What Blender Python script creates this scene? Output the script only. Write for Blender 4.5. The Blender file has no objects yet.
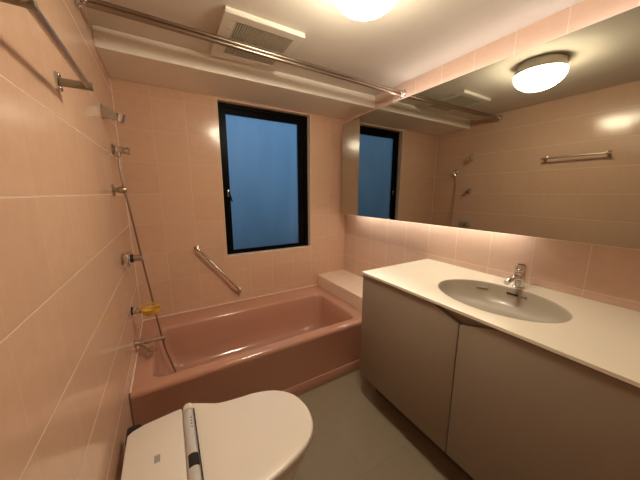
import bpy, bmesh, math, random
from mathutils import Vector, Matrix
random.seed(4)
SC = bpy.context.scene
COL = SC.collection
PI = math.pi
# ---------------------------------------------------------------- dimensions (metres)
W, D, ZC = 1.909, 2.281, 2.217          # right wall x, window wall y, ceiling z
YR = -0.75                               # wall behind the camera
ZS, YS = 2.117, 1.8585                   # dropped beam underside / front
XM = 1.698                               # mirror plane
CAM = (0.242, 0.0, 1.38)

# ---------------------------------------------------------------- materials
def newmat(name):
    m = bpy.data.materials.new(name); m.use_nodes = True
    nt = m.node_tree; b = nt.nodes['Principled BSDF']
    return m, nt, b
def plain(name, col, rough=0.5, metal=0.0, spec=0.5, coat=0.0, noise=0.0, nscale=8.0, bump=0.0, bscale=60.0, **kw):
    m, nt, b = newmat(name)
    b.inputs['Base Color'].default_value = (*col, 1)
    b.inputs['Roughness'].default_value = rough
    b.inputs['Metallic'].default_value = metal
    b.inputs['Specular IOR Level'].default_value = spec
    b.inputs['Coat Weight'].default_value = coat
    for k, v in kw.items(): b.inputs[k].default_value = v
    tc = nt.nodes.new('ShaderNodeTexCoord')
    if noise > 0:
        n = nt.nodes.new('ShaderNodeTexNoise'); n.inputs['Scale'].default_value = nscale; n.inputs['Detail'].default_value = 4
        nt.links.new(tc.outputs['Object'], n.inputs['Vector'])
        mx = nt.nodes.new('ShaderNodeMix'); mx.data_type = 'RGBA'
        mx.inputs[6].default_value = (*[c*(1-noise) for c in col], 1)
        mx.inputs[7].default_value = (*[min(1, c*(1+noise)) for c in col], 1)
        nt.links.new(n.outputs['Fac'], mx.inputs[0]); nt.links.new(mx.outputs[2], b.inputs['Base Color'])
    if bump > 0:
        n2 = nt.nodes.new('ShaderNodeTexNoise'); n2.inputs['Scale'].default_value = bscale; n2.inputs['Detail'].default_value = 3
        nt.links.new(tc.outputs['Object'], n2.inputs['Vector'])
        bp = nt.nodes.new('ShaderNodeBump'); bp.inputs['Strength'].default_value = bump; bp.inputs['Distance'].default_value = 0.002
        nt.links.new(n2.outputs['Fac'], bp.inputs['Height']); nt.links.new(bp.outputs['Normal'], b.inputs['Normal'])
    return m
def emit(name, col, s):
    m, nt, b = newmat(name)
    b.inputs['Base Color'].default_value = (*col, 1)
    b.inputs['Emission Color'].default_value = (*col, 1)
    b.inputs['Emission Strength'].default_value = s
    return m

def tile(name, ua, u0, su, v0=0.705, sv=0.2223, c1=(.65,.43,.305), c2=(.62,.405,.285), grout=(.76,.60,.48), mort=0.0022, vstr=.8, hstr=1.0, rough=0.165, va='Z', tilt=0.006, wob=0.25):
    """glazed tiles; ua is the world axis running along the rows"""
    m, nt, b = newmat(name); N = nt.nodes; L = nt.links
    g = N.new('ShaderNodeNewGeometry'); s = N.new('ShaderNodeSeparateXYZ'); L.new(g.outputs['Position'], s.inputs[0])
    def mth(op, a, bb=None):
        n = N.new('ShaderNodeMath'); n.operation = op
        for i, q in enumerate((a, bb)):
            if q is None: continue
            if isinstance(q, (int, float)): n.inputs[i].default_value = q
            else: L.new(q, n.inputs[i])
        return n.outputs[0]
    u = mth('SUBTRACT', s.outputs[ua], u0 - 40*su); v = mth('SUBTRACT', s.outputs[va], v0 - 40*sv)
    c = N.new('ShaderNodeCombineXYZ'); L.new(u, c.inputs[0]); L.new(v, c.inputs[1])
    br = N.new('ShaderNodeTexBrick'); br.offset = 0; br.squash = 1
    br.inputs['Scale'].default_value = 1; br.inputs['Brick Width'].default_value = su; br.inputs['Row Height'].default_value = sv
    br.inputs['Mortar Size'].default_value = 0; br.inputs['Mortar Smooth'].default_value = 0; br.inputs['Bias'].default_value = 0
    br.inputs['Color1'].default_value = (*c1, 1); br.inputs['Color2'].default_value = (*c2, 1); br.inputs['Mortar'].default_value = (*grout, 1)
    L.new(c.outputs[0], br.inputs['Vector']); 
    ns = N.new('ShaderNodeTexNoise'); ns.inputs['Scale'].default_value = 22; ns.inputs['Detail'].default_value = 5
    L.new(g.outputs['Position'], ns.inputs['Vector'])
    mm = N.new('ShaderNodeMapRange'); mm.inputs['To Min'].default_value = .93; mm.inputs['To Max'].default_value = 1.07
    L.new(ns.outputs['Fac'], mm.inputs['Value'])
    vm = N.new('ShaderNodeVectorMath'); vm.operation = 'SCALE'; L.new(br.outputs['Color'], vm.inputs[0]); L.new(mm.outputs[0], vm.inputs['Scale'])
    def line(q, size, w):
        f = mth('FRACT', mth('DIVIDE', q, size)); d = mth('MULTIPLY', mth('MINIMUM', f, mth('SUBTRACT', 1.0, f)), size)
        r_ = N.new('ShaderNodeMapRange'); r_.interpolation_type = 'SMOOTHSTEP'; L.new(d, r_.inputs['Value'])
        r_.inputs['From Min'].default_value = w*.55; r_.inputs['From Max'].default_value = w*1.25
        r_.inputs['To Min'].default_value = 1; r_.inputs['To Max'].default_value = 0
        return r_.outputs[0]
    gf = mth('MAXIMUM', mth('MULTIPLY', line(u, su, mort), vstr), mth('MULTIPLY', line(v, sv, mort), hstr))
    cm = N.new('ShaderNodeMix'); cm.data_type = 'RGBA'; L.new(gf, cm.inputs[0]); L.new(vm.outputs[0], cm.inputs[6]); cm.inputs[7].default_value = (*grout, 1)
    L.new(cm.outputs[2], b.inputs['Base Color'])
    rr = N.new('ShaderNodeMapRange'); rr.inputs['To Min'].default_value = rough; rr.inputs['To Max'].default_value = .7
    L.new(gf, rr.inputs['Value']); L.new(rr.outputs[0], b.inputs['Roughness'])
    # each tile sits at a slightly different angle, and its glaze is a little wavy
    fl = N.new('ShaderNodeCombineXYZ'); L.new(mth('FLOOR', mth('DIVIDE', u, su)), fl.inputs[0]); L.new(mth('FLOOR', mth('DIVIDE', v, sv)), fl.inputs[1])
    wn = N.new('ShaderNodeTexWhiteNoise'); wn.noise_dimensions = '3D'; L.new(fl.outputs[0], wn.inputs['Vector'])
    s1 = N.new('ShaderNodeVectorMath'); s1.operation = 'SUBTRACT'; L.new(wn.outputs['Color'], s1.inputs[0]); s1.inputs[1].default_value = (.5,.5,.5)
    s2 = N.new('ShaderNodeVectorMath'); s2.operation = 'SCALE'; L.new(s1.outputs[0], s2.inputs[0]); s2.inputs['Scale'].default_value = tilt*2
    nw = N.new('ShaderNodeTexNoise'); nw.inputs['Scale'].default_value = 7; nw.inputs['Detail'].default_value = 1
    L.new(g.outputs['Position'], nw.inputs['Vector'])
    h = mth('SUBTRACT', mth('MULTIPLY', nw.outputs['Fac'], wob), mth('MULTIPLY', gf, .5))
    bp = N.new('ShaderNodeBump'); bp.inputs['Strength'].default_value = .5; bp.inputs['Distance'].default_value = .0025
    L.new(h, bp.inputs['Height'])
    ad = N.new('ShaderNodeVectorMath'); ad.operation = 'ADD'; L.new(bp.outputs['Normal'], ad.inputs[0]); L.new(s2.outputs[0], ad.inputs[1])
    nm = N.new('ShaderNodeVectorMath'); nm.operation = 'NORMALIZE'; L.new(ad.outputs[0], nm.inputs[0]); L.new(nm.outputs[0], b.inputs['Normal'])
    return m

T_left  = tile('glazed_tile_left', 'Y', D, .2115, vstr=.16, hstr=.8, grout=(.74,.56,.44))
T_far   = tile('glazed_tile_far', 'X', 0.0, .2135, vstr=.30, hstr=.22, grout=(.74,.53,.40))
T_right = tile('glazed_tile_right', 'Y', D, .2135, c1=(.67,.475,.37), c2=(.64,.45,.35))
T_rear  = tile('glazed_tile_rear', 'X', 0.0, .2135)
T_ledge_lit = tile('glazed_tile_ledge_lit', 'X', W, .2135, v0=D, va='Y', sv=.2135, c1=(.80,.63,.50), c2=(.79,.615,.49))  # tile colour lightened to carry the stronger light on the ledge
M_beam_lit = plain('beam_plaster_lit', (.88,.83,.74), .75, noise=.03, nscale=3, bump=.15, bscale=180)  # beam plaster, lightened to make up for light missing on its face
M_ceiling_dim = plain('ceiling_plaster_dimmed', (.68,.625,.55), .8, noise=.03, nscale=3, bump=.15, bscale=180)  # ceiling plaster, darkened in colour to hold down the lamp's halo
M_floor = tile('vinyl_floor', 'X', .98, .305, v0=.79, va='Y', sv=.305, c1=(.265,.218,.150), c2=(.252,.206,.140), grout=(.20,.18,.15), mort=.0012, vstr=1, rough=.42, tilt=.0, wob=.3)
M_tub = plain('pink_enamel', (.49,.255,.18), .12, coat=.4, noise=.03, nscale=5, **{'Coat Roughness': .06})
M_chrome = plain('chrome', (.72,.71,.69), .12, metal=1, noise=.03)
M_steel = plain('brushed_steel', (.50,.44,.38), .33, metal=1, noise=.06, nscale=30)
M_rail = plain('rail_steel', (.38,.31,.25), .28, metal=1, noise=.06, nscale=30)
M_arm = plain('dull_nickel', (.30,.27,.20), .4, metal=.7, noise=.06, nscale=30)
M_brass = plain('aged_chrome', (.50,.42,.33), .3, metal=1, noise=.1, nscale=40)
M_black = plain('black_rubber', (.012,.011,.011), .5, noise=.1)
M_alu = plain('black_aluminium', (.004,.0032,.0030), .35, spec=.05, noise=.2, nscale=4)
M_jamb = plain('beige_jamb', (.72,.60,.48), .55, noise=.05)
M_white = plain('white_ceramic', (.80,.735,.66), .14, coat=.3, noise=.012, nscale=4)
M_plastic = plain('white_plastic', (.78,.72,.65), .28, noise=.015, nscale=5)
M_grey_pl = plain('pearl_grey_plastic', (.56,.55,.53), .3, noise=.03)
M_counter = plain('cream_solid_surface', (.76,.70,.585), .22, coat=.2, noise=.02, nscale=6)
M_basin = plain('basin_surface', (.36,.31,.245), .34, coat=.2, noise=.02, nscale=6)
M_cab = plain('beige_laminate', (.26,.21,.16), .32, noise=.03, nscale=4, bump=.05, bscale=300)
M_ventd2 = plain('dark_print', (.16,.14,.12), .5, noise=.05)
M_dark = plain('dark_recess_board', (.10,.08,.065), .7, noise=.1)
M_mirror = plain('mirror_silver', (.47,.47,.42), .015, metal=1)
M_edge = plain('mirror_edge', (.45,.38,.30), .4, noise=.05)
M_yellow = plain('amber_plastic', (.66,.40,.075), .22, noise=.08, nscale=20, **{'Subsurface Weight': .15})
M_hose = plain('steel_hose', (.30,.22,.16), .35, metal=.8, noise=.1, nscale=60)
M_vent = plain('ivory_plastic', (.72,.67,.58), .45, noise=.02)
M_ventd = plain('fan_grille_olive', (.50,.47,.37), .6, noise=.05)
M_logo = plain('grey_print', (.36,.34,.32), .4, noise=.05)
M_seal = plain('sealant', (.78,.60,.50), .5, noise=.03)
M_lampbase = plain('lamp_base_metal', (.55,.49,.40), .35, noise=.03)
M_dome = emit('lit_opal_glass', (1.0,.87,.65), 30.0)
M_tube_up = emit('lit_tube_above', (1.0,1.0,1.0), 2.9)
M_tube_dn = emit('lit_tube_below', (1.0,1.0,.90), 5.4)

def frosted():
    m, nt, b = newmat('frosted_glass'); N = nt.nodes; L = nt.links
    b.inputs['Transmission Weight'].default_value = 1; b.inputs['IOR'].default_value = 1.3
    b.inputs['Base Color'].default_value = (.93,.96,.97,1)
    tc = N.new('ShaderNodeTexCoord'); mp = N.new('ShaderNodeMapping'); mp.inputs['Scale'].default_value = (5,5,1.2)
    L.new(tc.outputs['Object'], mp.inputs[0])
    n = N.new('ShaderNodeTexNoise'); n.inputs['Scale'].default_value = 1.4; n.inputs['Detail'].default_value = 2; L.new(mp.outputs[0], n.inputs['Vector'])
    r = N.new('ShaderNodeMapRange'); r.inputs['To Min'].default_value = .40; r.inputs['To Max'].default_value = .62
    L.new(n.outputs['Fac'], r.inputs['Value']); L.new(r.outputs[0], b.inputs['Roughness'])
    cr = N.new('ShaderNodeMix'); cr.data_type = 'RGBA'
    cr.inputs[6].default_value = (.58,.66,.70,1); cr.inputs[7].default_value = (.99,.99,.99,1)
    L.new(n.outputs['Fac'], cr.inputs[0]); L.new(cr.outputs[2], b.inputs['Base Color'])
    return m
M_frost = frosted()

# ---------------------------------------------------------------- mesh helpers
def box(bm, x0, x1, y0, y1, z0, z1, bev=0.0, seg=2, M=None):
    vs = [bm.verts.new((x, y, z)) for x in (x0, x1) for y in (y0, y1) for z in (z0, z1)]
    fs = [bm.faces.new([vs[i] for i in f]) for f in ((0,1,3,2),(4,6,7,5),(0,4,5,1),(2,3,7,6),(0,2,6,4),(1,5,7,3))]
    geo = vs
    if bev > 0:
        es = list({e for f in fs for e in f.edges})
        r = bmesh.ops.bevel(bm, geom=es, offset=bev, segments=seg, profile=.5, affect='EDGES', clamp_overlap=True)
        geo = list({v for f in r['faces'] for v in f.verts} | {v for v in vs if v.is_valid})
    if M is not None: bmesh.ops.transform(bm, matrix=M, verts=geo)
    return geo
def frame_of(d):
    d = Vector(d).normalized()
    a = Vector((0,0,1)) if abs(d.z) < .9 else Vector((1,0,0))
    u = d.cross(a).normalized(); return u, d.cross(u).normalized(), d
def ring(bm, c, u, v, r, n, ph=0):
    return [bm.verts.new(Vector(c) + (u*math.cos(2*PI*i/n+ph) + v*math.sin(2*PI*i/n+ph))*r) for i in range(n)]
def skin(bm, rings, cap0=True, cap1=True):
    n = len(rings[0])
    for a, b in zip(rings, rings[1:]):
        for i in range(n): bm.faces.new((a[i], a[(i+1)%n], b[(i+1)%n], b[i]))
    if cap0: bm.faces.new(rings[0][::-1])
    if cap1: bm.faces.new(rings[-1])
def lathe(bm, prof, c, d, n=32):
    """prof: (distance along d, radius)"""
    u, v, w = frame_of(d)
    skin(bm, [ring(bm, Vector(c) + w*t, u, v, max(r, 1e-4), n) for t, r in prof])
def rod(bm, p0, p1, r, n=16, ch=0.0):
    L = (Vector(p1) - Vector(p0)).length
    pr = [(0, r), (L, r)] if ch <= 0 else [(0, r-ch), (ch, r), (L-ch, r), (L, r-ch)]
    lathe(bm, pr, p0, Vector(p1) - Vector(p0), n)
def sweep(bm, pts, r, n=10, sub=6):
    P = [Vector(p) for p in pts]; out = []
    Q = [P[0]*2 - P[1]] + P + [P[-1]*2 - P[-2]]
    for i in range(1, len(Q)-2):
        for k in range(sub):
            t = k/sub; a, b, c, d = Q[i-1:i+3]
            out.append(.5*((2*b) + (c-a)*t + (2*a-5*b+4*c-d)*t*t + (3*b-a-3*c+d)*t**3))
    out.append(P[-1])
    u = None; rings = []
    for i, p in enumerate(out):
        t = (out[min(i+1, len(out)-1)] - out[max(i-1, 0)]).normalized()
        if u is None: u, v, _ = frame_of(t)
        else:
            u = (u - t*u.dot(t)).normalized()
        v = t.cross(u)
        rr = r(i/(len(out)-1)) if callable(r) else r
        rings.append(ring(bm, p, u, v, rr, n))
    skin(bm, rings)
def prism(bm, poly, axis, a0, a1):
    """poly of 2D points extruded along axis ('x': (y,z), 'y': (x,z), 'z': (x,y))"""
    def P(p, a): return {'x': (a, p[0], p[1]), 'y': (p[0], a, p[1]), 'z': (p[0], p[1], a)}[axis]
    A = [bm.verts.new(P(p, a0)) for p in poly]; B = [bm.verts.new(P(p, a1)) for p in poly]
    skin(bm, [A, B])
def loft(bm, loops, cap0=True, cap1=True):
    skin(bm, [[bm.verts.new(p) for p in l] for l in loops], cap0, cap1)
def rrect(x0, x1, y0, y1, r, z, n=10):
    pts = []
    for cx, cy, a0 in ((x1-r, y1-r, 0), (x0+r, y1-r, PI/2), (x0+r, y0+r, PI), (x1-r, y0+r, 1.5*PI)):
        for i in range(n+1):
            a = a0 + PI/2*i/n; pts.append((cx + r*math.cos(a), cy + r*math.sin(a), z))
    return pts

def link(name, bm, mat, parent=None, smooth=True, ang=35):
    bmesh.ops.recalc_face_normals(bm, faces=bm.faces)
    root = parent; off = Vector((0,0,0))
    while root is not None:
        off += root.location; root = root.parent
    bmesh.ops.translate(bm, verts=bm.verts, vec=-off)
    me = bpy.data.meshes.new(name); bm.to_mesh(me); bm.free()
    me.materials.append(mat)
    if smooth:
        me.shade_smooth(); me.set_sharp_from_angle(angle=math.radians(ang))
    o = bpy.data.objects.new(name, me); COL.objects.link(o)
    if parent: o.parent = parent
    return o
class B:                                   # tiny builder: with-less, returns the bmesh
    def __new__(cls): return bmesh.new()
def thing(name, loc, label, cat, group=None):
    o = bpy.data.objects.new(name, None); COL.objects.link(o); o.empty_display_size = .05
    o.location = loc; o['label'] = label; o['category'] = cat
    if group: o['group'] = group
    return o
def structure(o, label=None, cat=None):
    o['kind'] = 'structure'
    if label: o['label'] = label
    if cat: o['category'] = cat
    return o

# ---------------------------------------------------------------- room shell
T = .12
b = B(); box(b, -T, W+T, YR-T, D+T, -T, 0); structure(link('floor', b, M_floor, smooth=False), 'grey vinyl tile floor of the bathroom', 'floor')
b = B(); box(b, -T, W+T, YR-T, D+T, ZC, ZC+T); structure(link('ceiling', b, M_ceiling_dim, smooth=False), 'cream painted ceiling over the bathroom', 'ceiling')
b = B(); box(b, -T, 0, YR, D, 0, ZC); structure(link('wall_left', b, T_left, smooth=False), 'pink glazed tile wall on the left with taps and towel rail', 'wall')
b = B(); box(b, W, W+T, YR, D, 0, ZC); structure(link('wall_right', b, T_right, smooth=False), 'pink tiled wall behind the mirror and washbasin counter', 'wall')
b = B(); box(b, -T, W+T, YR-T, YR, 0, ZC); structure(link('wall_rear', b, T_rear, smooth=False), 'pink tiled wall behind the viewer', 'wall')
# window wall with a real opening
WX0, WX1, WZ0, WZ1 = .655, 1.487, .832, 2.104
b = B()
box(b, -T, WX0, D, D+T, 0, ZC); box(b, WX1, W+T, D, D+T, 0, ZC)
box(b, WX0, WX1, D, D+T, 0, WZ0); box(b, WX0, WX1, D, D+T, WZ1, ZC)
structure(link('wall_far', b, T_far, smooth=False), 'pink tiled wall around the black framed window', 'wall')
# dropped beam along the window wall
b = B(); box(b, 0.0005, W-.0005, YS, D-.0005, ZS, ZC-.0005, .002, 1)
structure(link('trim_1', b, M_beam_lit, smooth=False), 'cream boxed beam below the ceiling above the window', 'beam')
b = B(); box(b, .0003, .005, 2.276, D-.0003, .414, ZS-.001)
structure(link('trim_2', b, M_seal, smooth=False), 'pale sealant line down the corner left of the window', 'trim')

# ---------------------------------------------------------------- window
win = thing('window_1', (1.07, D+.04, WZ0), 'black aluminium window with blue frosted glass above the bathtub', 'window'); win['kind'] = 'structure'
def ringbox(bm, x0, x1, z0, z1, tl, tr, tt, tb, y0, y1, bev=.002):
    box(bm, x0, x0+tl, y0, y1, z0, z1, bev, 1); box(bm, x1-tr, x1, y0, y1, z0, z1, bev, 1)
    box(bm, x0+tl-.001, x1-tr+.001, y0+.0005, y1, z1-tt, z1, bev, 1); box(bm, x0+tl-.001, x1-tr+.001, y0+.0005, y1, z0, z0+tb, bev, 1)
b = B(); ringbox(b, WX0+.0003, WX1-.0003, WZ0+.0003, WZ1-.0003, .005, .005, .005, .007, D-.003, D+.062, .001)
link('window_jamb', b, M_jamb, win, False)
b = B(); ringbox(b, WX0+.0055, WX1-.0055, WZ0+.0075, WZ1-.0055, .028, .040, .035, .014, D+.050, D+.115)
link('window_frame', b, M_alu, win, False)
b = B(); ringbox(b, WX0+.034, WX1-.046, WZ0+.022, WZ1-.041, .040, .056, .044, .020, D+.060, D+.090)
sash = link('window_sash', b, M_alu, win, False)
b = B(); box(b, WX0+.072, WX1-.100, D+.072, D+.076, WZ0+.040, WZ1-.083)
link('glass_pane', b, M_frost, sash, False)
b = B(); box(b, WX0+.048, WX0+.066, D+.046, D+.062, 1.345, 1.405, .003)
h = link('window_handle', b, M_brass, win); h['label'] = 'worn bronze handle plate'
b = B(); sweep(b, [(WX0+.058, D+.044, 1.385), (WX0+.066, D+.036, 1.36), (WX0+.080, D+.034, 1.305)], .006, 8, 4)
link('lever', b, M_alu, h)

# ---------------------------------------------------------------- bathtub
TX1, TY0, TZ = 1.562, 1.417, .409
tub = thing('bathtub', (.78, 1.85, 0), 'pink enamel bathtub built in below the window', 'bathtub')
g = .003
b = B()
OX0, OX1, OY0, OY1 = g, TX1-.003, TY0, D-.003
L_ = [rrect(OX0, OX1, OY0+.004, OY1, .003, .0005), rrect(OX0, OX1, OY0+.004, OY1, .003, .365),
      rrect(OX0, OX1, OY0+.000, OY1, .003, .378), rrect(OX0, OX1, OY0, OY1, .003, .390),
      rrect(OX0, OX1, OY0+.004, OY1, .004, .400), rrect(OX0, OX1, OY0+.011, OY1, .006, .4065), rrect(OX0, OX1, OY0+.020, OY1, .008, TZ),
      rrect(.080, 1.482, 1.482, 2.085, .075, TZ), rrect(.088, 1.474, 1.490, 2.078, .07, .4065), rrect(.094, 1.466, 1.497, 2.070, .068, .399),
      rrect(.100, 1.458, 1.503, 2.064, .066, .385), rrect(.112, 1.445, 1.512, 2.052, .066, .30),
      rrect(.135, 1.425, 1.525, 2.040, .070, .19), rrect(.160, 1.400, 1.545, 2.022, .075, .125),
      rrect(.200, 1.365, 1.575, 1.995, .075, .092), rrect(.26, 1.31, 1.62, 1.95, .07, .082), rrect(.5, 1.1, 1.75, 1.83, .03, .080)]
loft(b, L_)
o = link('tub_shell', b, M_tub, tub, ang=50)
b = B(); box(b, g, TX1-.003, TY0-.006, TY0+.003, .0005, .086, .0045)
link('plinth', b, M_tub, tub)
b = B(); box(b, .0055, OX1, D-.012, D-.0006, TZ-.001, TZ+.006, .002, 1); box(b, .0006, .010, TY0+.01, D-.012, TZ-.001, TZ+.006, .002, 1)
s = link('sealant', b, M_seal, tub, False); s['label'] = 'pale sealant bead along the walls'
# drain
b = B(); lathe(b, [(0,.001),(0,.03),(.004,.03),(.006,.024),(.004,.018),(.004,.001)], (.36, 1.78, .0835), (0,0,1), 24)
link('drain', b, M_chrome, tub)
# tiled ledge at the foot of the tub
b = B(); box(b, TX1, W-.0006, 1.05, D-.0006, .0006, .527, .003, 1)
structure(link('trim_3', b, T_ledge_lit, smooth=False), 'pink tiled ledge between bathtub and washbasin cabinet', 'ledge')

# ---------------------------------------------------------------- vanity cabinet
VX, VY1, VY0, ZV = 1.266, 1.205, -.70, .892
van = thing('vanity_cabinet', (1.58, .25, 0), 'beige laminate cabinet with plain doors under the washbasin counter', 'cabinet')
b = B()
cx0 = 1.297
box(b, cx0, 1.56, VY1-.020, VY1-.002, .17, .876, .001, 1); box(b, cx0, W-.004, VY0+.002, VY0+.02, .17, .876, .001, 1)
box(b, cx0, 1.56, VY0+.02, VY1-.02, .172, .19); box(b, 1.885, W-.004, VY0+.02, 1.045, .19, .73)
box(b, 1.2975, 1.312, VY0+.02, VY1-.02, .775, .876)
link('carcass', b, M_cab, van, False)
b = B(); box(b, 1.40, 1.56, VY0+.03, VY1-.03, .0006, .171)
k = link('toe_kick', b, M_dark, van, False); k['label'] = 'dark recessed toe kick'
ZT = .872
def door(y0, y1, n0, n1):
    """n0/n1: notch (y where it starts, depth) at the low / high y end"""
    poly = [(y0, .168), (y1, .168)]
    poly += [(y1, ZT - n1[1]), (y1 - n1[0], ZT)] if n1 else [(y1, ZT)]
    poly += [(y0 + n0[0], ZT), (y0, ZT - n0[1])] if n0 else [(y0, ZT)]
    b = B(); prism(b, poly, 'x', 1.273, 1.2935)
    es = list(b.edges); bmesh.ops.bevel(b, geom=es, offset=.0016, segments=2, profile=.5, affect='EDGES')
    return link('door', b, M_cab, van, ang=30)
door(.5735, 1.203, (.125, .048), None)
door(-.061, .5695, None, (.145, .046))
door(-.698, -.065, None, None)

# counter with integral oval bowl
ctr = thing('countertop', (1.58, .25, ZV-.014), 'cream solid surface countertop with a moulded oval basin', 'countertop')
BX, BY, BA, BB = 1.560, .572, .208, .268
cy0, cy1, cxa, cxb = VY0-.002, VY1+.004, VX-.002, W-.003
angs = [2*PI*i/120 for i in range(120)] + [math.atan2(y-BY, x-BX) % (2*PI) for x in (cxa, cxb) for y in (cy0, cy1)]
angs = sorted(angs)
def rect_pt(a, ins=0.0):
    dx, dy = math.cos(a), math.sin(a); t = 1e9
    if dx > 1e-9: t = min(t, (cxb-ins-BX)/dx)
    if dx < -1e-9: t = min(t, (cxa+ins-BX)/dx)
    if dy > 1e-9: t = min(t, (cy1-ins-BY)/dy)
    if dy < -1e-9: t = min(t, (cy0+ins-BY)/dy)
    return BX + dx*t, BY + dy*t
def ell(a, k, ox=0, ka=None):
    dx, dy = math.cos(a), math.sin(a)
    ex, ey = BA*k, BB*(ka or k)
    p = 2.0
    t = 1/((abs(dx)/ex)**p + (abs(dy)/ey)**p)**(1/p)
    return BX + ox + dx*t, BY + dy*t
def lp(f, z): return [(*f(a), z) for a in angs]
b = B()
loft(b, [lp(lambda a: ell(a, 1.02), ZV-.011), lp(lambda a: rect_pt(a, .0012), ZV-.014), lp(lambda a: rect_pt(a), ZV-.013), lp(lambda a: rect_pt(a), ZV-.0012),
         lp(lambda a: rect_pt(a, .0010), ZV), lp(lambda a: ell(a, 1.04), ZV), lp(lambda a: ell(a, 1.005), ZV-.001)], False, False)
link('counter_slab', b, M_counter, ctr, ang=15)
b = B()
prof = [(1.006,-.0005,0),(.995,-.003,0),(.985,-.009,0),(.96,-.03,.001),(.92,-.055,.003),(.85,-.080,.006),(.74,-.100,.010),(.58,-.113,.014),(.38,-.119,.018),(.15,-.122,.02)]
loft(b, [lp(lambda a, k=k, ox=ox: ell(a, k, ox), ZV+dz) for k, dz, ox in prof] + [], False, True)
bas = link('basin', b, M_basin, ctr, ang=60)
b = B(); lathe(b, [(0,.001),(0,.021),(.003,.021),(.005,.017),(.003,.013),(.003,.001)], (BX+.02, BY, ZV-.1225), (0,0,1), 24); link('drain', b, M_chrome, bas)
# overflow slots on the back slope of the bowl
def on_bowl(y, k=.955):
    q = (1-((y-BY)/(BB*k))**2)**.5
    return BX + BA*k*q
for ys_, m_, nm in ((.712, M_logo, 'overflow_slot'), (.580, M_black, 'overflow_slot')):
    b = B(); y = ys_; x0, x1 = on_bowl(y-.024), on_bowl(y+.024)
    t = math.atan2(-(x1-x0), .048)
    M = Matrix.Translation(((x0+x1)/2-.006, y, ZV-.031)) @ Matrix.Rotation(t, 4, 'Z') @ Matrix.Rotation(math.radians(-28), 4, 'Y')
    box(b, -.003, .003, -.026, .026, -.0055, .0055, .002, 1, M)
    link(nm, b, m_, bas)
# little grey mark beside the slot
b = B(); y = .527; M = Matrix.Translation((on_bowl(y)-.009, y, ZV-.031)) @ Matrix.Rotation(.33, 4, 'Z') @ Matrix.Rotation(math.radians(-28), 4, 'Y')
box(b, -.0006, .0006, -.012, -.008, -.009, .009, 0, 1, M)
for a in (.7, -.7):
    box(b, -.0006, .0006, -.011, .011, -.0020, .0020, 0, 1, M @ Matrix.Translation((0,.001,.0)) @ Matrix.Rotation(a, 4, 'X'))
link('printed_mark', b, M_ventd2, bas, False)

# faucet
FX, FY = 1.800, .576
fa = thing('faucet', (FX, FY, ZV), 'chrome single lever tap standing behind the oval basin', 'tap')
b = B(); lathe(b, [(0,.001),(0,.027),(.004,.027),(.007,.0235),(.012,.0245),(.082,.0245),(.084,.0235),(.084,.001)], (FX, FY, ZV+.0003), (0,0,1), 32); link('tap_body', b, M_chrome, fa)
b = B(); sweep(b, [(FX-.012, FY, ZV+.050), (FX-.05, FY, ZV+.060), (FX-.10, FY, ZV+.060), (FX-.138, FY, ZV+.050)], lambda t: .0165-.003*t, 16, 5); link('spout', b, M_chrome, fa)
b = B(); lathe(b, [(0,.001),(0,.0235),(.001,.0250),(.032,.0250),(.037,.0225),(.038,.001)], (FX, FY, ZV+.0855), (0,0,1), 32)
box(b, FX-.042, FX-.005, FY-.011, FY+.011, ZV+.092, ZV+.102, .003); hd = link('lever_handle', b, M_chrome, fa)
b = B(); box(b, FX-.010, FX+.010, FY-.014, FY+.014, ZV+.1230, ZV+.1242); mk = link('index_mark', b, M_black, hd, False)

# ---------------------------------------------------------------- mirror cabinet
MY0, MYs, MY1, MZ0, MZ1 = -.70, 1.800, 2.120, 1.180, 2.011
mc = thing('mirror_cabinet', (1.8, .7, MZ0), 'long mirror fronted wall cabinet above the washbasin counter', 'mirror cabinet')
b = B(); box(b, XM+.006, W-.003, MY0, MYs-.001, MZ0+.032, MZ1-.002); box(b, XM+.006, XM+.018, MY0, MYs-.001, MZ0+.002, MZ0+.032)
prism(b, [(XM+.006, MYs-.0005), (W-.003, MYs-.0005), (W-.003, MY1-.002), (XM+.054, MY1-.002)], 'z', MZ0+.032, MZ1-.002)
prism(b, [(XM+.006, MYs-.0005), (XM+.018, MYs-.0005), (XM+.066, MY1-.002), (XM+.054, MY1-.002)], 'z', MZ0+.002, MZ0+.032)
link('cabinet_body', b, M_edge, mc, False)
b = B(); box(b, XM, XM+.0055, MY0, MYs-.0008, MZ0, MZ1); link('mirror_panel', b, M_mirror, mc, False)
b = B(); prism(b, [(XM, MYs), (XM+.0055, MYs), (XM+.0535, MY1), (XM+.048, MY1)], 'z', MZ0, MZ1)
p = link('mirror_panel', b, M_mirror, mc, False); p['label'] = 'narrow angled end mirror'
# tubes above and below the cabinet
def tube_lamp(y0, y1, z, up, mat, label, tx=1.82, rise=.018):
    t = thing('fluorescent_lamp', (tx, (y0+y1)/2, z), label, 'lamp')
    s = 1 if up else -1
    b = B(); box(b, tx-.03, tx+.03, y0-.02, y1+.02, min(z, z+s*.006), max(z, z+s*.006), .001, 1)
    for y in (y0-.012, y1+.004): box(b, tx-.015, tx+.015, y, y+.008, min(z+s*.005, z+s*.030), max(z+s*.005, z+s*(rise+.012)))
    link('batten', b, M_plastic, t, False)
    b = B(); rod(b, (tx, y0-.004, z+s*rise), (tx, y1+.004, z+s*rise), .009, 12); link('tube', b, mat, t)
tube_lamp(.15, 1.62, MZ1-.0015, True, M_tube_up, 'slim white strip lamp on top of the mirror cabinet lighting the ceiling', 1.868, .050)
tube_lamp(.62, 2.04, MZ0+.0315, False, M_tube_dn, 'slim white strip lamp under the mirror cabinet lighting the counter')

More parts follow.
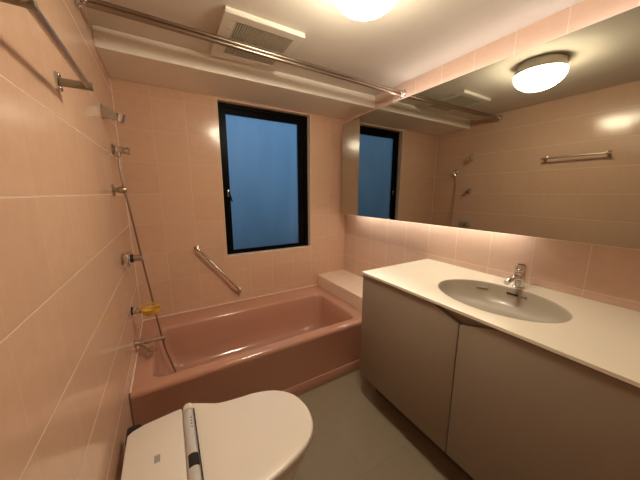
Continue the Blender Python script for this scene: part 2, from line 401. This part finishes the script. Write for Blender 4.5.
# ---------------------------------------------------------------- dome lamp
LX, LY, LR = .960, .865, .140
lt = thing('ceiling_lamp', (LX, LY, ZC), 'lit round opal glass dome lamp on the ceiling', 'lamp')
b = B(); lathe(b, [(0,.001),(0,.122),(.004,.128),(.054,.136),(.061,.139),(.064,.137),(.064,.001)], (LX, LY, ZC-.0005), (0,0,-1), 48); link('lamp_base', b, M_lampbase, lt)
b = B(); pr = [(.0615,.110),(.0615,LR-.001)] + [(.064+.098*math.sin(t*PI/2/12), LR*math.cos(t*PI/2/12)) for t in range(1, 13)]
lathe(b, pr, (LX, LY, ZC-.003), (0,0,-1), 48); link('glass_shade', b, M_dome, lt, ang=60)

# ---------------------------------------------------------------- ventilation fan
vx0, vx1, vy0, vy1, vz = .552, .966, 1.372, 1.815, ZC-.024
vf = thing('ventilation_fan', ((vx0+vx1)/2, (vy0+vy1)/2, ZC), 'square ivory ventilation fan grille on the ceiling', 'ventilation fan')
b = B()
ix0, ix1, iy0, iy1 = vx0+.062, vx1-.048, vy0+.052, vy1-.060
box(b, vx0, vx1, vy0, iy0, vz, vz+.008, .0015, 1); box(b, vx0, vx1, iy1, vy1, vz, vz+.008, .0015, 1)
box(b, vx0, ix0, iy0, iy1, vz, vz+.008); box(b, ix1, vx1, iy0, iy1, vz, vz+.008)
box(b, vx0, vx1, vy0, vy0+.006, vz+.004, ZC-.0005, .001, 1); box(b, vx0, vx1, vy1-.006, vy1, vz+.004, ZC-.0005, .001, 1)
box(b, vx0, vx0+.006, vy0, vy1, vz+.004, ZC-.0005, .001, 1); box(b, vx1-.006, vx1, vy0, vy1, vz+.004, ZC-.0005, .001, 1)
link('cover', b, M_vent, vf, False)
b = B(); n = 26
for i in range(n):
    x = ix0 + (ix1-ix0)*(i+.5)/n
    box(b, x-.0036, x+.0036, iy0, iy1, vz+.002, vz+.008)
box(b, ix0, ix1, (iy0+iy1)/2-.004, (iy0+iy1)/2+.004, vz+.001, vz+.0105)
link('grille', b, M_ventd, vf, False)
b = B(); box(b, ix0, ix1, iy0, iy1, ZC-.006, ZC-.001); k = link('fan_backing', b, M_dark, vf, False)
b = B(); lathe(b, [(0,.001),(0,.006),(.004,.006),(.005,.001)], (vx0+.045, vy0+.12, vz+.001), (0,0,-1), 12); link('screw', b, M_ventd, vf)

# ---------------------------------------------------------------- shower curtain rail
RY, RZ = 1.550, 2.150
cr = thing('shower_curtain_rail', (.95, RY, RZ), 'double steel curtain rail spanning above the front of the bathtub', 'curtain rail')
for dz, dy, r in ((0, 0, .0100), (-.021, -.004, .0110)):
    b = B(); rod(b, (.006, RY+dy, RZ+dz+.020), (W-.004, RY+dy, RZ+dz), r, 16); link('rail_tube', b, M_rail, cr)
for x, d, zz in ((.0045, 1, .020), (W-.0006, -1, 0)):
    b = B(); lathe(b, [(0,.001),(0,.034),(.004,.034),(.007,.028),(.012,.024),(.030,.022),(.034,.018),(.034,.001)], (x, RY-.003, RZ-.010+zz), (d,0,0), 28)
    for k in range(8):
        a = 2*PI*k/8; lathe(b, [(0,.001),(0,.006),(.006,.005),(.007,.001)], (x+d*.004, RY-.003+.028*math.cos(a), RZ-.010+zz+.028*math.sin(a)), (d,0,0), 8)
    link('wall_bracket', b, M_chrome, cr)

# ---------------------------------------------------------------- towel rail on the left wall
tr = thing('towel_rail', (.03, .9, 1.70), 'straight steel towel rail high on the left wall', 'towel rail')
b = B(); rod(b, (.072, .668, 1.698), (.072, 1.108, 1.698), .0085, 16, .001); link('rail', b, M_steel, tr)
for y in (1.095, .680):
    b = B()
    box(b, .0006, .006, y-.011, y+.011, 1.698-.026, 1.698+.026, .003)
    for dz in (-.018, .018): lathe(b, [(0,.001),(0,.008),(.004,.008),(.007,.005),(.008,.001)], (.005, y, 1.698+dz), (1,0,0), 12)
    ar = B(); box(ar, .006, .070, y-.005, y+.005, 1.687, 1.709, .002)
    box(ar, .064, .083, y-.008, y+.008, 1.688, 1.708, .002)
    rb = link('rail_bracket', b, M_chrome, tr); link('bracket_arm', ar, M_arm, rb)

# ---------------------------------------------------------------- grab bar below the window
gb = thing('grab_bar', (.585, D-.03, .72), 'slanted steel grab bar on the tiles lower left of the window', 'grab bar')
p0, p1 = Vector((.427, D, .936)), Vector((.748, D, .512))
dr = (p1-p0).normalized(); off = Vector((0, -.045, 0))
b = B(); sweep(b, [p0+Vector((0,-.004,0)), p0+off*.75+dr*.004, p0+off+dr*.022, (p0+p1)/2+off, p1+off-dr*.022, p1+off*.75-dr*.004, p1+Vector((0,-.004,0))], .0095, 14, 8); link('bar', b, M_chrome, gb)
for p in (p0, p1):
    b = B(); lathe(b, [(0,.001),(0,.024),(.003,.024),(.008,.018),(.012,.010),(.009,.001)], (p.x, D-.0006, p.z), (0,-1,0), 24); link('flange', b, M_brass, gb)

# ---------------------------------------------------------------- fittings on the left wall
YF = 1.80
t = thing('shower_holder', (.0, YF, 1.785), 'chrome shower head holder, highest fitting left of the window', 'shower holder')
b = B()
prism(b, [(YF-.020, 1.822), (YF+.020, 1.822), (YF+.020, 1.760), (YF-.020, 1.760)], 'x', .0006, .012)
loft(b, [[(.010, YF-.018, 1.820), (.010, YF+.018, 1.820), (.010, YF+.018, 1.764), (.010, YF-.018, 1.764)],
         [(.062, YF-.012, 1.792), (.062, YF+.012, 1.792), (.062, YF+.012, 1.758), (.062, YF-.012, 1.758)]])
link('holder_arm', b, M_steel, t)
b = B(); lathe(b, [(-.024,.013),(-.018,.018),(.018,.020),(.022,.020),(.024,.015),(.010,.012),(.006,.001)], (.078, YF, 1.768), (.25,0,1), 24); link('cradle', b, M_chrome, t)

t = thing('hose_hook', (0, 1.99, 1.63), 'chrome wall elbow the shower hose hangs from', 'hose hook')
b = B(); lathe(b, [(0,.001),(0,.034),(.004,.034),(.010,.027),(.014,.016),(.014,.001)], (.0006, 1.99, 1.630), (1,0,0), 28); link('rosette', b, M_brass, t)
b = B(); lathe(b, [(0,.018),(.016,.024),(.040,.025),(.044,.019),(.056,.019),(.058,.024),(.070,.024),(.073,.020),(.073,.001)], (.010, 1.99, 1.628), (1,0,0), 24)
rod(b, (.030, 1.985, 1.626), (.028, 1.975, 1.590), .010, 14, .001); link('elbow', b, M_chrome, t)

hz = [(.028, 1.975, 1.592), (.027, 1.965, 1.55), (.032, 1.955, 1.425), (.052, 1.95, 1.245), (.076, 1.95, .99), (.100, 1.95, .751), (.129, 1.945, .457), (.150, 1.94, .305), (.186, 1.93, .150), (.200, 1.92, .110)]
b = B(); sweep(b, hz, .0055, 10, 8); o = link('shower_hose', b, M_hose)
o['label'] = 'thin brown metal shower hose hanging down the wall into the bathtub'; o['category'] = 'hose'

t = thing('robe_hook', (0, YF, 1.395), 'small chrome knob on the tiles, midway between holder and mixer', 'hook')
b = B(); lathe(b, [(0,.001),(0,.033),(.004,.033),(.008,.024),(.012,.011),(.024,.010),(.024,.001)], (.0006, YF, 1.395), (1,0,0), 28); link('rosette', b, M_steel, t)
b = B(); lathe(b, [(0,.009),(.006,.017),(.018,.019),(.034,.017),(.040,.012),(.041,.001)], (.022, YF, 1.394), (1,0,0), 24); k = link('knob', b, M_brass, t); k['label'] = 'reddish bronze knob'

t = thing('shower_mixer', (0, YF, 1.0), 'wide chrome shower mixer tap beside the hanging hose', 'mixer tap')
for y in (YF-.045, YF+.045):
    b = B(); lathe(b, [(0,.001),(0,.024),(.004,.024),(.008,.016),(.010,.001)], (.0006, y, 1.01), (1,0,0), 24)
    link('rosette', b, M_brass, t)
b = B(); box(b, .008, .040, YF-.066, YF+.066, .972, 1.040, .010, 3); link('mixer_body', b, M_chrome, t)
b = B(); lathe(b, [(0,.001),(0,.024),(.012,.024),(.012,.001)], (.040, YF, 1.005), (1,0,0), 28); k = link('collar', b, M_black, t); k['label'] = 'black collar'
b = B(); lathe(b, [(0,.001),(0,.018),(.030,.017),(.034,.020),(.040,.020),(.042,.017),(.042,.001)], (.052, YF, 1.005), (1,0,0), 28); link('handle', b, M_steel, t)

t = thing('soap_dish_bracket', (0, YF, .685), 'small dark chrome bracket holding the yellow soap dish', 'bracket')
b = B(); lathe(b, [(0,.001),(0,.026),(.005,.026),(.009,.016),(.009,.001)], (.0006, YF+.06, .665), (1,0,0), 24); k = link('rosette', b, M_black, t); k['label'] = 'black wall plate'
b = B(); lathe(b, [(0,.012),(.012,.013),(.014,.017),(.022,.017),(.026,.012),(.060,.011),(.062,.001)], (.006, YF+.058, .665), (1,-.9,0), 20); link('stem', b, M_chrome, t)
sd = thing('soap_dish', (.11, YF, .66), 'yellow translucent oval soap dish hanging above the tub corner', 'soap dish')
b = B()
def ov(kx, ky, z): return [(.106+.050*kx*math.cos(a), YF+.040*ky*math.sin(a), z) for a in [2*PI*i/40 for i in range(40)]]
loft(b, [ov(.30,.30,.642), ov(.62,.62,.642), ov(.86,.86,.652), ov(.97,.97,.676), ov(1.04,1.06,.679), ov(1.03,1.05,.683), ov(.93,.93,.681), ov(.82,.82,.657), ov(.6,.6,.648), ov(.3,.3,.648)])
link('dish', b, M_yellow, sd)
b = B(); sweep(b, [(.060, YF-.022, .672), (.060, YF-.022, .700), (.100, YF-.032, .705), (.145, YF, .700), (.100, YF+.032, .705), (.060, YF+.022, .700), (.060, YF+.022, .672)], .0035, 8, 5)
link('handle_loop', b, M_yellow, sd)

t = thing('bath_spout', (0, YF, .47), 'chrome bath filler with straight spout over the tub edge', 'bath tap')
b = B(); lathe(b, [(0,.001),(0,.024),(.004,.024),(.010,.018),(.022,.016),(.022,.001)], (.0006, YF, .474), (1,0,0), 24); link('rosette', b, M_steel, t)
b = B(); lathe(b, [(0,.013),(.120,.0105),(.122,.0135),(.138,.0135),(.140,.011),(.140,.001)], (.020, YF, .473), (1,0,-.03), 20); 
rod(b, (.150, YF, .472), (.150, YF, .450), .0095, 14, .001); link('spout', b, M_steel, t)
b = B(); sweep(b, [(.028, YF, .466), (.045, YF-.03, .462), (.074, YF-.070, .450)], .010, 12, 5)
lathe(b, [(0,.011),(.010,.016),(.022,.016),(.026,.010),(.026,.001)], (.070, YF-.062, .452), (.55,-.75,-.3), 20); v_ = link('valve_arm', b, M_brass, t)
b = B()
c = Vector((.091, YF-.092, .446)); u, v, w = frame_of((.55,-.75,-.3))
for a in (.4, .4+PI/2): 
    d = (u*math.cos(a)+v*math.sin(a))*.030
    rod(b, c-d, c+d, .0066, 10, .0015)
lathe(b, [(-.006,.009),(0,.012),(.006,.012),(.010,.007),(.010,.001)], c, w, 16)
link('cross_handle', b, M_chrome, t)

# ---------------------------------------------------------------- toilet
CY = .872
tl = thing('toilet', (.36, CY, 0), 'cream white toilet with closed lid and control strip beside the left wall', 'toilet')
ctrl = [(.262,.284),(.300,.262),(.351,.231),(.391,.218),(.456,.207),(.523,.196),(.596,.169),(.647,.130),(.680,.078),(.693,.0)]
def catm(P, sub=5):
    Q = [P[0]] + P + [(P[-1][0], P[-1][1])]; out = []
    Q[-1] = (P[-2][0], -P[-2][1])
    for i in range(1, len(Q)-2):
        for k in range(sub):
            t = k/sub; a, b_, c, d = Q[i-1:i+3]
            out.append(tuple(.5*((2*b_[j]) + (c[j]-a[j])*t + (2*a[j]-5*b_[j]+4*c[j]-d[j])*t*t + (3*b_[j]-a[j]-3*c[j]+d[j])*t**3) for j in (0, 1)))
    out.append(P[-1]); return out
half = catm(ctrl)
# rounded rear corner of the lid
rear = [(.244,.262),(.245,.272),(.250,.281)]
half = rear + half
outline = [(x, y) for x, y in half] + [(x, -y) for x, y in half[-2::-1]]
def lid_loop(ins, z):
    pts = []
    n = len(outline)
    for i, (x, y) in enumerate(outline):
        a = outline[i-1]; c = outline[(i+1) % n]
        tx, ty = c[0]-a[0], c[1]-a[1]; l = math.hypot(tx, ty) or 1
        nx, ny = -ty/l, tx/l
        k = min(1, max(0, (x-.35)/.2)); pts.append((x + .004*k, CY + y*(1 + (.03 if y > 0 else -.07)*k), z))
    # inset by scaling towards the middle of the lid
    mx = .455; s = 1 - ins/.21
    return [(mx + (x-mx)*s, CY + (y-CY)*s, z) for x, y, _ in pts]
b = B(); loft(b, [lid_loop(.006, .4225), lid_loop(.001, .4235), lid_loop(0, .428), lid_loop(0, .444), lid_loop(.0015, .450), lid_loop(.005, .4535), lid_loop(.012, .4555), lid_loop(.08, .459), lid_loop(.16, .4605)])
link('lid', b, M_plastic, tl, ang=50)
b = B(); 
def seat_loop(ins, z):
    return [(max(x, .262), y, z) for x, y, _ in lid_loop(ins, z)]
loft(b, [seat_loop(.014, .403), seat_loop(.009, .406), seat_loop(.008, .417), seat_loop(.012, .4205)]); s = link('seat', b, M_plastic, tl)
def dloop(x0, xf, hw, z, n=40, e=2.3):
    """D-shaped section: squared back, rounded front"""
    pts = []; xm = x0 + (xf-x0)*.45
    for i in range(n+1):
        a = -PI/2 + PI*i/n
        c_, s_ = math.cos(a), math.sin(a)
        pts.append((xm + (xf-xm)*abs(c_)**(2/e), CY + hw*math.copysign(abs(s_)**(2/e), s_), z))
    pts += [(x0+.02, CY+hw, z), (x0, CY+hw-.02, z), (x0, CY-hw+.02, z), (x0+.02, CY-hw, z)]
    return pts
b = B(); loft(b, [dloop(.05,.560,.135,.0006), dloop(.05,.565,.138,.02), dloop(.05,.560,.132,.08), dloop(.05,.585,.142,.17), dloop(.05,.635,.170,.28), dloop(.05,.668,.190,.36), dloop(.05,.674,.194,.398), dloop(.05,.666,.188,.402)])
link('bowl', b, M_white, tl, ang=45)
def tank_loop(ins, z, k=1):
    P = [(.030+ins, -.235+ins), (.030+ins, .235-ins), (.045+ins, .250-ins), (.085, .264-ins), (.190, .276-ins), (.216-ins, .277-ins), (.221-ins, .270-ins), (.221-ins, -.270+ins), (.216-ins, -.277+ins), (.190, -.276+ins), (.085, -.264+ins), (.045+ins, -.250+ins)]
    return [(x, CY+y*k, z) for x, y in P]
b = B(); loft(b, [tank_loop(.02, .2), tank_loop(.004, .27), tank_loop(.002, .35), tank_loop(0, .38), tank_loop(0, .444), tank_loop(.0015, .450), tank_loop(.005, .4525)])
link('tank_cover', b, M_plastic, tl, ang=40)
b = B(); lathe(b, [(0,.012),(.003,.0185),(.008,.021),(.508,.021),(.511,.0205),(.511,.012)], (.2425, CY-.270, .4445), (0,1,0), 28)
box(b, .226, .262, CY-.268, CY+.240, .405, .445)
cs = link('control_strip', b, M_grey_pl, tl); cs['label'] = 'pearl grey control strip'
b = B(); lathe(b, [(0,.012),(0,.0215),(.026,.0215),(.034,.019),(.038,.012)], (.2440, CY+.2445, .4445), (0,1,0), 28); box(b, .232, .262, CY+.2445, CY+.276, .425, .445); link('lid_hinge', b, M_plastic, tl)
b = B(); box(b, .2625, .2665, CY-.262, CY+.240, .44, .4615); link('hinge_gap_shade', b, M_black, cs, False)  # solid black strip standing in for shade between control strip and lid
def on_strip(bm, y0, y1, a0, a1, r=.0216, n=6):
    loft(bm, [[(.2425+r*q*math.sin(a), y, .4445+r*q*math.cos(a)) for q in (1, .94) for a in ([a0+(a1-a0)*i/n for i in range(n+1)] if q == 1 else [a1-(a1-a0)*i/n for i in range(n+1)])] for y in (y0, y1)])
b = B(); on_strip(b, .842, .893, -.75, 1.25); w_ = link('sensor_window', b, M_black, cs, ang=60)
for i in range(4):
    b = B(); y = 1.062 - i*.0165; on_strip(b, y-.003, y+.003, .28, .50, .0214); link('indicator', b, M_black, cs)
b = B(); M = Matrix.Translation((.133, .945, .4527)) @ Matrix.Rotation(0, 4, 'Z'); box(b, -.009, .009, -.015, .015, -.0003, .0005, 0, 1, M)
k = link('badge', b, M_logo, tl, False); k['label'] = 'small grey rectangular badge'
b = B(); box(b, .022, .074, CY+.215, CY+.296, .36, .443, .012, 3); k = link('side_valve', b, M_black, tl); k['label'] = 'black part at the rear corner'

# ---------------------------------------------------------------- dusk sky outside
wd = bpy.data.worlds.new('dusk_sky'); SC.world = wd; wd.use_nodes = True
nt = wd.node_tree; N = nt.nodes; L = nt.links; bg = N['Background']
tc = N.new('ShaderNodeTexCoord'); sp = N.new('ShaderNodeSeparateXYZ'); L.new(tc.outputs['Generated'], sp.inputs[0])
mr = N.new('ShaderNodeMapRange'); mr.inputs['From Min'].default_value = -.32; mr.inputs['From Max'].default_value = .42
L.new(sp.outputs['Z'], mr.inputs['Value'])
rp = N.new('ShaderNodeValToRGB'); rp.color_ramp.elements[0].color = (.004,.009,.008,1); rp.color_ramp.elements[1].color = (.074,.168,.30,1)
L.new(mr.outputs[0], rp.inputs[0]); L.new(rp.outputs[0], bg.inputs['Color']); bg.inputs['Strength'].default_value = 0.86

# ---------------------------------------------------------------- camera
cd = bpy.data.cameras.new('camera'); cam = bpy.data.objects.new('camera', cd); COL.objects.link(cam)
cd.sensor_fit = 'HORIZONTAL'; cd.sensor_width = 36; cd.lens = 257.33/640*36; cd.clip_start = .01
cam.rotation_mode = 'XYZ'
R_ = Matrix.Rotation(math.radians(-30.686), 4, 'Z') @ Matrix.Rotation(math.radians(90-10.385), 4, 'X') @ Matrix.Rotation(math.radians(.057), 4, 'Z')
cam.matrix_world = Matrix.Translation(CAM) @ R_
SC.camera = cam
SC.view_settings.view_transform = 'Standard'; SC.view_settings.look = 'None'
SC.view_settings.exposure = 1.3; SC.view_settings.gamma = 1.0; SC.view_settings.use_curve_mapping = False
SC.cycles.max_bounces = 14; SC.cycles.diffuse_bounces = 8; SC.cycles.glossy_bounces = 6; SC.cycles.transmission_bounces = 8
SC.cycles.sample_clamp_indirect = 60
